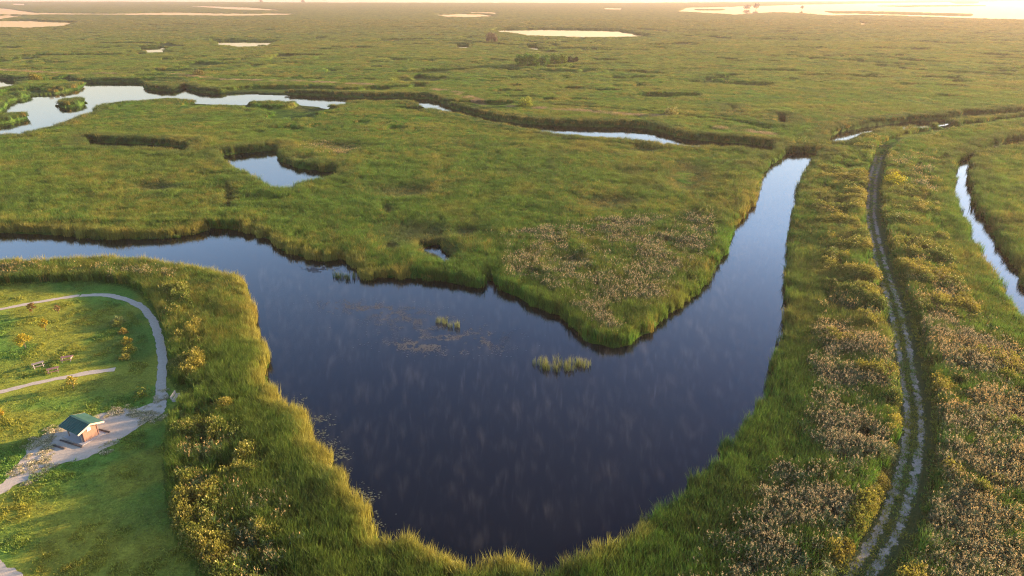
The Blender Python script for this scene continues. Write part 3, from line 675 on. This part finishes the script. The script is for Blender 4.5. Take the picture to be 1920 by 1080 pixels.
t_.links.new(mixc(t_, noise(t_, 1.2, 5, .7, tc.outputs['Object'], (.3, .7)), (.028, .085, .062), (.05, .125, .09)), b_.inputs['Base Color'])
bump(t_, b_, wv_.outputs[0], .5, .05)
m_white, _, _ = M('white_panel', (.75, .70, .62), .6); m_conc, _, _ = M('concrete', (.42, .40, .38), .9); m_dark, _, _ = M('dark_timber', (.09, .07, .06), .9)

# ------------------------------------------------------------------ the shelter
e1, e2, e3, e4 = [Vector((*at(x, y, 2.2), 0)) for x, y in ((110, 797), (149, 819), (193, 784), (154, 771))]
cen = (e1 + e2 + e3 + e4) / 4
ax = ((e2 - e1) + (e3 - e4)).normalized(); L_ = ((e2 - e1).length + (e3 - e4).length) / 2; W_ = ((e4 - e1).length + (e3 - e2).length) / 2
print('shelter', tuple(cen), 'ridge len', L_, 'span', W_, 'angle', math.degrees(math.atan2(ax.y, ax.x)))
SH_L, SH_W = L_, min(W_, 6.2)
sh = empty('picnic_shelter', (cen.x, cen.y, .40), math.atan2(ax.y, ax.x), 'small open picnic shelter with green gable roof on gravel pad', 'shelter')
EH, RH = 1.8, 2.42   # eave and ridge over the pad
hl, hw2 = SH_L / 2, SH_W / 2
sh.scale = (.92, .92, .92)
# local axes: x along ridge (towards lower right of photo), -y the open front
rf = MB()
for s in (-1, 1):
    rf.prism([(-hl, 0 + s * .0, RH), (-hl, s * hw2, EH), (-hl, s * hw2, EH - .07), (-hl, 0, RH - .07)], (SH_L, 0, 0))
roof = rf.build('roof', m_roof, sh)
rib = MB()
for i in range(int(SH_L / .42) + 1):
    x = -hl + .06 + i * (SH_L - .12) / int(SH_L / .42)
    for s in (-1, 1): rib.beam((x, s * .05, RH + .01), (x, s * (hw2 - .01), EH + .018), .035, .03)
rib.build('roof_ribs', m_roof, roof)
MB().beam((-hl, 0, RH + .02), (hl, 0, RH + .02), .3, .05).build('ridge_cap', m_roof, roof)
for sx_ in (-1, 1):
    for s in (-1, 1):
        MB().beam((sx_ * (hl + .03), 0, RH - .10), (sx_ * (hl + .03), s * hw2, EH - .10), .05, .22).build('fascia', m_fascia, roof)
wl, ww = hl - .45, hw2 - .75
MB().prism([(wl, -ww, 0), (wl, ww, 0), (wl, ww, EH + .12), (wl, 0, RH - .13), (wl, -ww, EH + .12)], (-.12, 0, 0)).build('gable_wall', m_wall, sh)
MB().prism([(-wl, ww * .1, 0), (-wl, ww, 0), (-wl, ww, EH + .12), (-wl, ww * .1, RH - .2)], (.12, 0, 0)).build('gable_wall', m_wall, sh)
MB().box((0, ww - .065, EH / 2 + .03), (2 * wl - .25, .12, EH + .06)).build('back_wall', m_wall, sh)
for x in (-wl + .1, wl - .22):
    MB().box((x, -ww - .08, EH / 2 + .02), (.14, .14, EH + .04)).build('post', m_wgrey, sh)
MB().beam((-wl, -ww - .08, EH + .08), (wl, -ww - .08, EH + .08), .12, .1).build('front_beam', m_wpale, sh)
sg = MB().box((wl + .02, -.1, 1.55), (.05, .5, .5)).build('wall_panel', m_white, sh)  # small white square panel on the gable wall
for y in (-.5, .5): MB().box((wl + .045, y * 1.9, .95), (.04, .08, 1.8)).build('batten', m_wred, sh)
MB().box((0, ww - .45, .45), (2 * wl - .8, .4, .06)).build('bench_seat', m_wpale, sh)
# slab under the roof
sl_ = MB().box((0, 0, .03), (SH_L, SH_W - .4, .06)).build('floor_slab', m_conc, sh)

# low timber wheel stops on the pad
for x0, y0, x1, y1, lb in [(113, 826, 154, 839, 'long dark timber edging on gravel in front of shelter'), (100, 836, 122, 842, 'shorter dark timber edging left of the long one on gravel'), (186, 806, 206, 811, 'dark timber edging on gravel right of the shelter wall')]:
    a, b = at(x0, y0, .4), at(x1, y1, .4); cx, cy = (a[0] + b[0]) / 2, (a[1] + b[1]) / 2
    o = MB().box((0, 0, .07), (math.hypot(b[0] - a[0], b[1] - a[1]), .16, .14)).build('timber_edging', m_dark)
    o.location = (cx, cy, .40); o.rotation_euler = (0, 0, math.atan2(b[1] - a[1], b[0] - a[0])); o['label'] = lb; o['category'] = 'timber edging'; o['group'] = 'timber edgings on the gravel pad'

# ------------------------------------------------------------------ picnic tables
def picnic_table(mt, mf):
    t = empty('picnic_table', (0, 0, 0), 0, '', 'picnic table', 'picnic tables on the lawn')
    b = MB()
    for i in range(5): b.box((0, -.31 + i * .155, .75), (1.9, .145, .045))
    b.build('table_top', mt, t)
    for s in (-1, 1):
        b = MB()
        for i in range(2): b.box((0, s * (.66 + i * .15), .45), (1.9, .14, .045))
        b.build('bench_seat', mt, t)
    for sx_ in (-1, 1):
        f = MB(); x = sx_ * .68
        for s in (-1, 1): f.beam((x, s * .28, .71), (x, s * .72, 0), .05, .1, up=(1, 0, 0))
        f.beam((x + .05 * sx_, -.82, .40), (x + .05 * sx_, .82, .40), .045, .1); f.beam((x + .05 * sx_, -.36, .70), (x + .05 * sx_, .36, .70), .045, .09)
        f.build('leg_frame', mf, t)
    return t
for i, (x, y, rz, mt, lb) in enumerate([(72, 686, 42, m_wgrey, 'weathered brown picnic table, leftmost of the three on the lawn'), (100, 696, 35, m_wred, 'reddish picnic table closest to the gravel path'), (126, 674, 18, m_wred, 'reddish picnic table farthest right, nearest the shrub row')]):
    t = picnic_table(mt, m_wpale if i != 1 else m_wgrey); p = at(x, y, .5); t.location = (p[0], p[1], .37); t.rotation_euler = (0, 0, R(rz)); t['label'] = lb; t.scale = (.8, .8, .8)
# white rocks/litter beside the right table are left as flowers; bench beside the path
bn = empty('park_bench', (*at(331, 748, .4), .37), R(94), 'pale grey slatted bench on the grass right of the curving path', 'bench')
b = MB()
for i in range(4): b.box((0, -.2 + i * .14, .46), (1.9, .12, .05))
b.build('seat', m_wpale, bn)
b = MB()
for i in range(3): b.box((0, .36 + i * .03, .62 + i * .15), (1.9, .045, .13))
b.build('backrest', m_wpale, bn)
for s in (-1, 1):
    MB().box((s * .75, 0, .215), (.1, .5, .43)).build('leg', m_conc, bn)
    MB().beam((s * .75, .30, .05), (s * .75, .47, 1.0), .07, .06, up=(1, 0, 0)).build('back_support', m_conc, bn)
bn.scale = (.9, .9, .9)

# ------------------------------------------------------------------ trees, saplings and shrubs
def plant(name, x, y, wd, ht, base, label, cat, group=None, trunk_h=.25, nleaf=900, leafs=.16, lobes=7, z=.3, tip=None, seed=0, rise=.15, far=False):
    """a trunk with limbs and a crown of leaf clumps; x, y = its foot on the photograph"""
    random.seed(1000 + seed); zf = 1.5 if 'far row' in label or 'far marsh' in label else z; p = at(x, y, z); z = zf
    root = empty(name, (p[0], p[1], z), random.uniform(0, 6), label, cat, group)
    tr = MB(); r0 = max(.04, ht * .022)
    top = ht * .72; lean = random.uniform(-.05, .05) * ht
    tr.tube([(0, 0, -.2), (lean * .3, 0, ht * .25), (lean * .7, .02, ht * .5), (lean, 0, top)], [r0 * 1.3, r0, r0 * .7, r0 * .25])
    cs = []
    for i in range(lobes):
        a = i * 2.4 + random.uniform(-.4, .4); f = (i + .5) / lobes
        rr = wd * .5 * (.25 + .45 * math.sin(math.pi * min(1, .25 + f * .75))) * random.uniform(.7, 1.15)
        zz = ht * (trunk_h + (1 - trunk_h) * (.15 + .75 * f) * .95)
        c = Vector((rr * math.cos(a) + lean * f, rr * math.sin(a), zz)); cs.append((c, wd * random.uniform(.17, .30)))
        tr.tube([(lean * .3, 0, ht * (.12 + .35 * f)), c * .6 + Vector((0, 0, ht * .1)) * (1 - f), c], [r0 * .5, r0 * .35, r0 * .12], 5)
    tr.build('trunk', m_bark, root)
    L = Leaves(); key = tuple(round(v, 3) for v in base)
    for i in range(nleaf):
        c, rad = random.choice(cs); v = np.random.default_rng(seed * 9999 + i).normal(size=3); v /= np.linalg.norm(v); q = random.random() ** .45
        pt = np.array(c) + v * rad * q * np.array([1, 1, .85]); pt[2] = max(pt[2], ht * trunk_h * .5)
        L.leaf(pt, random.uniform(.7, 1.4) * leafs, random.random(), min(1, pt[2] / ht), up=.3, stretch=1.4)
    if key not in LM: LM[key] = leafy('foliage', attr=None, base=base, trans=.35)
    me = L.mesh('crown', [LM[key]]); link('crown', me, root)
    return root
LM = {}
# saplings on the lawn
G = 'young saplings on the lawn'
plant('sapling', 61, 587, 1.4, 1.9, (.20, .12, .03), 'small rusty orange sapling just below the upper gravel path', 'sapling', G, seed=1, nleaf=420, leafs=.13)
plant('sapling', 110, 588, 1.1, 1.7, (.22, .14, .05), 'thin brownish sapling right of the rusty orange one', 'sapling', G, seed=2, nleaf=200, leafs=.12)
plant('sapling', 87, 621, 1.5, 2.4, (.34, .26, .02), 'upright yellow sapling in the middle of the lawn', 'sapling', G, seed=3, nleaf=550, leafs=.13)
plant('sapling', 49, 654, 2.1, 2.7, (.34, .27, .02), 'broad leaning yellow sapling above the leftmost picnic table', 'sapling', G, seed=4, nleaf=650, leafs=.14)
plant('sapling', 139, 729, 1.6, 2.1, (.32, .26, .04), 'yellow sapling just below the middle gravel path', 'sapling', G, seed=5, nleaf=450, leafs=.13)
plant('sapling', 1, 787, 1.5, 1.6, (.36, .24, .02), 'yellow sapling cut by the left edge of the picture', 'sapling', G, seed=6, nleaf=350, leafs=.13)
S = 'shrubs in the weedy row on the lawn'
for i, (x, y, wd, ht, b_c, lb) in enumerate([(222, 606, 2.4, 1.0, (.22, .24, .07), 'pale green low shrub at the top of the row'), (222, 612, 2.0, 1.0, (.30, .28, .05), 'yellowish low shrub touching the top shrub of the row'), (232, 627, 1.4, 1.0, (.30, .22, .04), 'small yellow shrub in the gap of the row'),
                                         (240, 648, 1.8, 1.6, (.34, .26, .03), 'tall golden shrub in the middle of the row'), (243, 662, 2.0, 1.3, (.28, .25, .03), 'yellow green shrub below the tall golden one'), (236, 675, 1.8, 1.0, (.27, .24, .04), 'low yellow shrub at the bottom end of the row')]):
    plant('shrub', x, y, wd, ht, b_c, lb, 'shrub', S, seed=20 + i, nleaf=480, leafs=.13, trunk_h=.05)
plant('shrub', 268, 742, 3.0, 1.0, (.16, .18, .02), 'low olive shrub on the lawn above the gravel pad', 'shrub', seed=30, nleaf=400, leafs=.12, trunk_h=.05)
plant('shrub', 366, 672, 2.6, 1.8, (.26, .21, .04), 'rounded golden topped shrub at the reed edge beside the path', 'shrub', seed=31, nleaf=900, leafs=.14, trunk_h=.05)
plant('shrub', 362, 698, 2.4, 1.6, (.26, .22, .04), 'smaller yellow shrub below the rounded golden one', 'shrub', seed=32, nleaf=600, leafs=.13, trunk_h=.05)
plant('shrub', 1675, 352, 6.0, 4.0, (.40, .36, .02), 'bright yellow round shrub on the right side of the dirt track', 'shrub', seed=33, nleaf=1800, leafs=.2, trunk_h=.03, z=1.0)
plant('bush', 985, 207, 8.0, 6.2, (.25, .28, .03), 'lone bright yellow green bush on the bank of the far canal', 'bush', seed=34, nleaf=2000, leafs=.3, trunk_h=.05)
plant('bush', 1258, 223, 7.5, 4.8, (.26, .24, .06), 'dull olive bush on the bank toward the right', 'bush', seed=35, nleaf=1400, leafs=.3, trunk_h=.05)
plant('bush', 68, 156, 9, 5.5, (.19, .17, .02), 'olive yellow bush on the dike at the upper left', 'bush', seed=36, nleaf=1500, leafs=.4, trunk_h=.05)
plant('bush', 375, 146, 8, 5.0, (.17, .15, .03), 'faint brownish bush on the dike above the lagoon', 'bush', seed=37, nleaf=1200, leafs=.4, trunk_h=.05)
plant('bush', 922, 82, 15, 10.0, (.14, .105, .055), 'lone dark brown bush standing in the far marsh', 'bush', seed=38, nleaf=2200, leafs=.55, trunk_h=.03)
B = 'row of green bushes in the far marsh'
for i, (x, y, wd, ht, b_c, lb) in enumerate([(975, 127, 10, 8, (.06, .15, .008), 'leftmost green bush of the far row'), (990, 127.5, 10, 9.5, (.065, .17, .008), 'large green bush second from left in the far row'), (1004, 128, 10, 9.5, (.09, .18, .015), 'tallest leafy green bush in the middle of the far row'),
                                         (1021, 127, 9, 8, (.06, .15, .008), 'green bush just before the gap in the far row'), (1040, 125, 9, 8, (.10, .17, .015), 'green bush just after the gap in the far row'), (1054, 124, 9, 8, (.12, .17, .015), 'yellowish green bush second from right in the far row'), (1070, 122.5, 6, 5, (.05, .07, .02), 'small dark bush near the right end of the far row'), (1079, 121, 4.5, 4.5, (.05, .06, .02), 'smallest dark bush ending the far row')]):
    plant('bush', x, y, wd, ht, b_c, lb, 'bush', B, seed=50 + i, nleaf=1900, leafs=.4, trunk_h=.03)
F_ = 'tiny trees on the horizon'
for i, (x, y, wd, ht, lb) in enumerate([(1400, 17.5, 26, 12, 'low dark tree at the left of the bright lake'), (1417, 18, 22, 20, 'taller dark tree at the left of the bright lake'), (1503, 18.5, 10, 14, 'single thin dark tree standing in the bright lake shore'), (490, 5, 22, 16, 'tiny dark tree on the horizon above the long pool'), (568, 5.5, 22, 16, 'tiny dark tree on the horizon right of the long pool end')]):
    plant('far_tree', x, y, wd, ht, (.06, .05, .035), lb, 'tree', F_, seed=70 + i, nleaf=500, leafs=1.6)

# ------------------------------------------------------------------ reed clumps standing in the water
for i, (x, y, rx, ry_, n, lb) in enumerate([(1052, 686, 4.6, 1.5, 34, 'wide sparse patch of pale reeds standing in the open pond'), (828, 607, .8, .5, 3, 'small bright reed tuft in open pond water'), (848, 613, 1.1, .5, 3, 'lower spread out reed tuft beside the small bright one'),
                                      (650, 520, 3.4, 1.3, 12, 'green reed clump against the peninsula shore'), (190, 447, 3.5, 1.0, 12, 'low green clump under the far bank on the left'), (285, 446, 6.5, .7, 34, 'long low green clump along the far bank')]):
    random.seed(300 + i); L = Leaves(); p = at(x, y, 0)
    for k in range(n):
        a = random.uniform(0, 6.28); f = math.sqrt(random.random()); reed_clump(16 if i == 0 else 26, .45 if i else .55, .5, 1.6 if i < 4 else 1.1, .05, .3, L, rx * f * math.cos(a), ry_ * f * math.sin(a), -.1)
    me = L.mesh('reed_clump', [leafy('clump_leaf', attr=None, base=((.17, .19, .05) if i < 3 else (.08, .14, .025)), tipcol=((.36, .30, .10), .5), trans=.35)])
    link('reed_clump', me, None, lb, 'reeds', 'reed clumps standing in the pond', loc=(p[0], p[1], 0))
# floating weed
def floating(name, blobs, n, label, c):
    V = []; F = []
    for bx, by, rx, ry_, ang in blobs:
        p0 = np.array(at(bx, by, 0)); q = rng.normal(size=(n, 2)) * (rx * .5, ry_ * .5); ca, sa = math.cos(ang), math.sin(ang)
        q = p0 + q @ np.array([[ca, sa], [-sa, ca]]); q = q[fbm(q, 1.6, 3, 99) > .5]
        q = q[water_sd(q) < -.2]
        for pt in q:
            s = random.uniform(.03, .11); k0 = len(V); a0 = random.uniform(0, 6)
            for k in range(5): V.append((pt[0] + s * 1.6 * math.cos(a0 + k * 1.257) * random.uniform(.6, 1.2), pt[1] + s * math.sin(a0 + k * 1.257), .012 + random.random() * .004))
            F.append(tuple(range(k0, k0 + 5)))
    m, _, _ = M(name, c, .8); link(name, new_mesh(name, V, F, [m]), label=label, cat='pond weed', kind='stuff')
floating('floating_weed', [(700, 580, 10, 3, -.2), (770, 600, 9, 5, -.3), (840, 630, 8, 5, -.2), (880, 640, 8, 4, 0), (790, 648, 6, 2, 0), (600, 505, 3, 1.5, 0)], 1500, 'thin grey brown floating weed drifting on the pond', (.09, .09, .085))
floating('shore_scum', [(590, 795, 2.2, 4, .4), (625, 855, 2, 4, .5), (690, 950, 1.8, 4, .5), (570, 770, 1.5, 3, .2)], 500, 'pale green floating scum along the left shore of the pond', (.10, .11, .07))

# ------------------------------------------------------------------ haze over the marsh
hz, t_, b_ = M('haze'); t_.nodes.remove(b_); pv = node(t_, 'ShaderNodeVolumePrincipled'); pv.inputs['Color'].default_value = (1, .82, .72, 1); pv.inputs['Density'].default_value = 1 / 10000; pv.inputs['Anisotropy'].default_value = .35
t_.links.new(pv.outputs[0], t_.nodes['Material Output'].inputs['Volume'])
hb = MB().box((0, 19000, 27.5), (92000, 55000, 61)).build('haze', hz); hb['kind'] = 'stuff'; hb['label'] = 'thin warm morning haze over the marsh'

# thin steam lying on the pond
ms, t_, b_ = M('mist'); t_.nodes.remove(b_); pv = node(t_, 'ShaderNodeVolumePrincipled'); pv.inputs['Color'].default_value = (1, .98, .96, 1); pv.inputs['Anisotropy'].default_value = .3
tc = node(t_, 'ShaderNodeTexCoord'); mp = node(t_, 'ShaderNodeMapping'); mp.inputs['Rotation'].default_value = (0, 0, R(12)); mp.inputs['Scale'].default_value = (.85, .27, .1); t_.links.new(tc.outputs['Object'], mp.inputs[0])
nz = node(t_, 'ShaderNodeTexNoise'); nz.inputs['Scale'].default_value = 1; nz.inputs['Detail'].default_value = 5; nz.inputs['Roughness'].default_value = .68; nz.inputs['Distortion'].default_value = .7; t_.links.new(mp.outputs[0], nz.inputs['Vector'])
mr = node(t_, 'ShaderNodeMapRange'); mr.interpolation_type = 'SMOOTHSTEP'; mr.inputs[1].default_value = .48; mr.inputs[2].default_value = .82; mr.inputs[4].default_value = .015; t_.links.new(nz.outputs[0], mr.inputs[0])
t_.links.new(mr.outputs[0], pv.inputs['Density']); t_.links.new(pv.outputs[0], t_.nodes['Material Output'].inputs['Volume'])
bd = [at(x, y, 0) for x, y in [(480, 500), (700, 545), (900, 560), (1060, 620), (1150, 668), (1240, 630), (1330, 560), (1400, 440), (1475, 330), (1500, 420), (1470, 600), (1430, 740), (1300, 880), (1150, 1010), (900, 1040), (760, 1000), (640, 870), (520, 720), (500, 600)]]
mo = MB().prism([(x, y, .06) for x, y in bd], (0, 0, 1.3)).build('mist', ms); mo['kind'] = 'stuff'; mo['label'] = 'faint wisps of steam drifting over the dark pond'
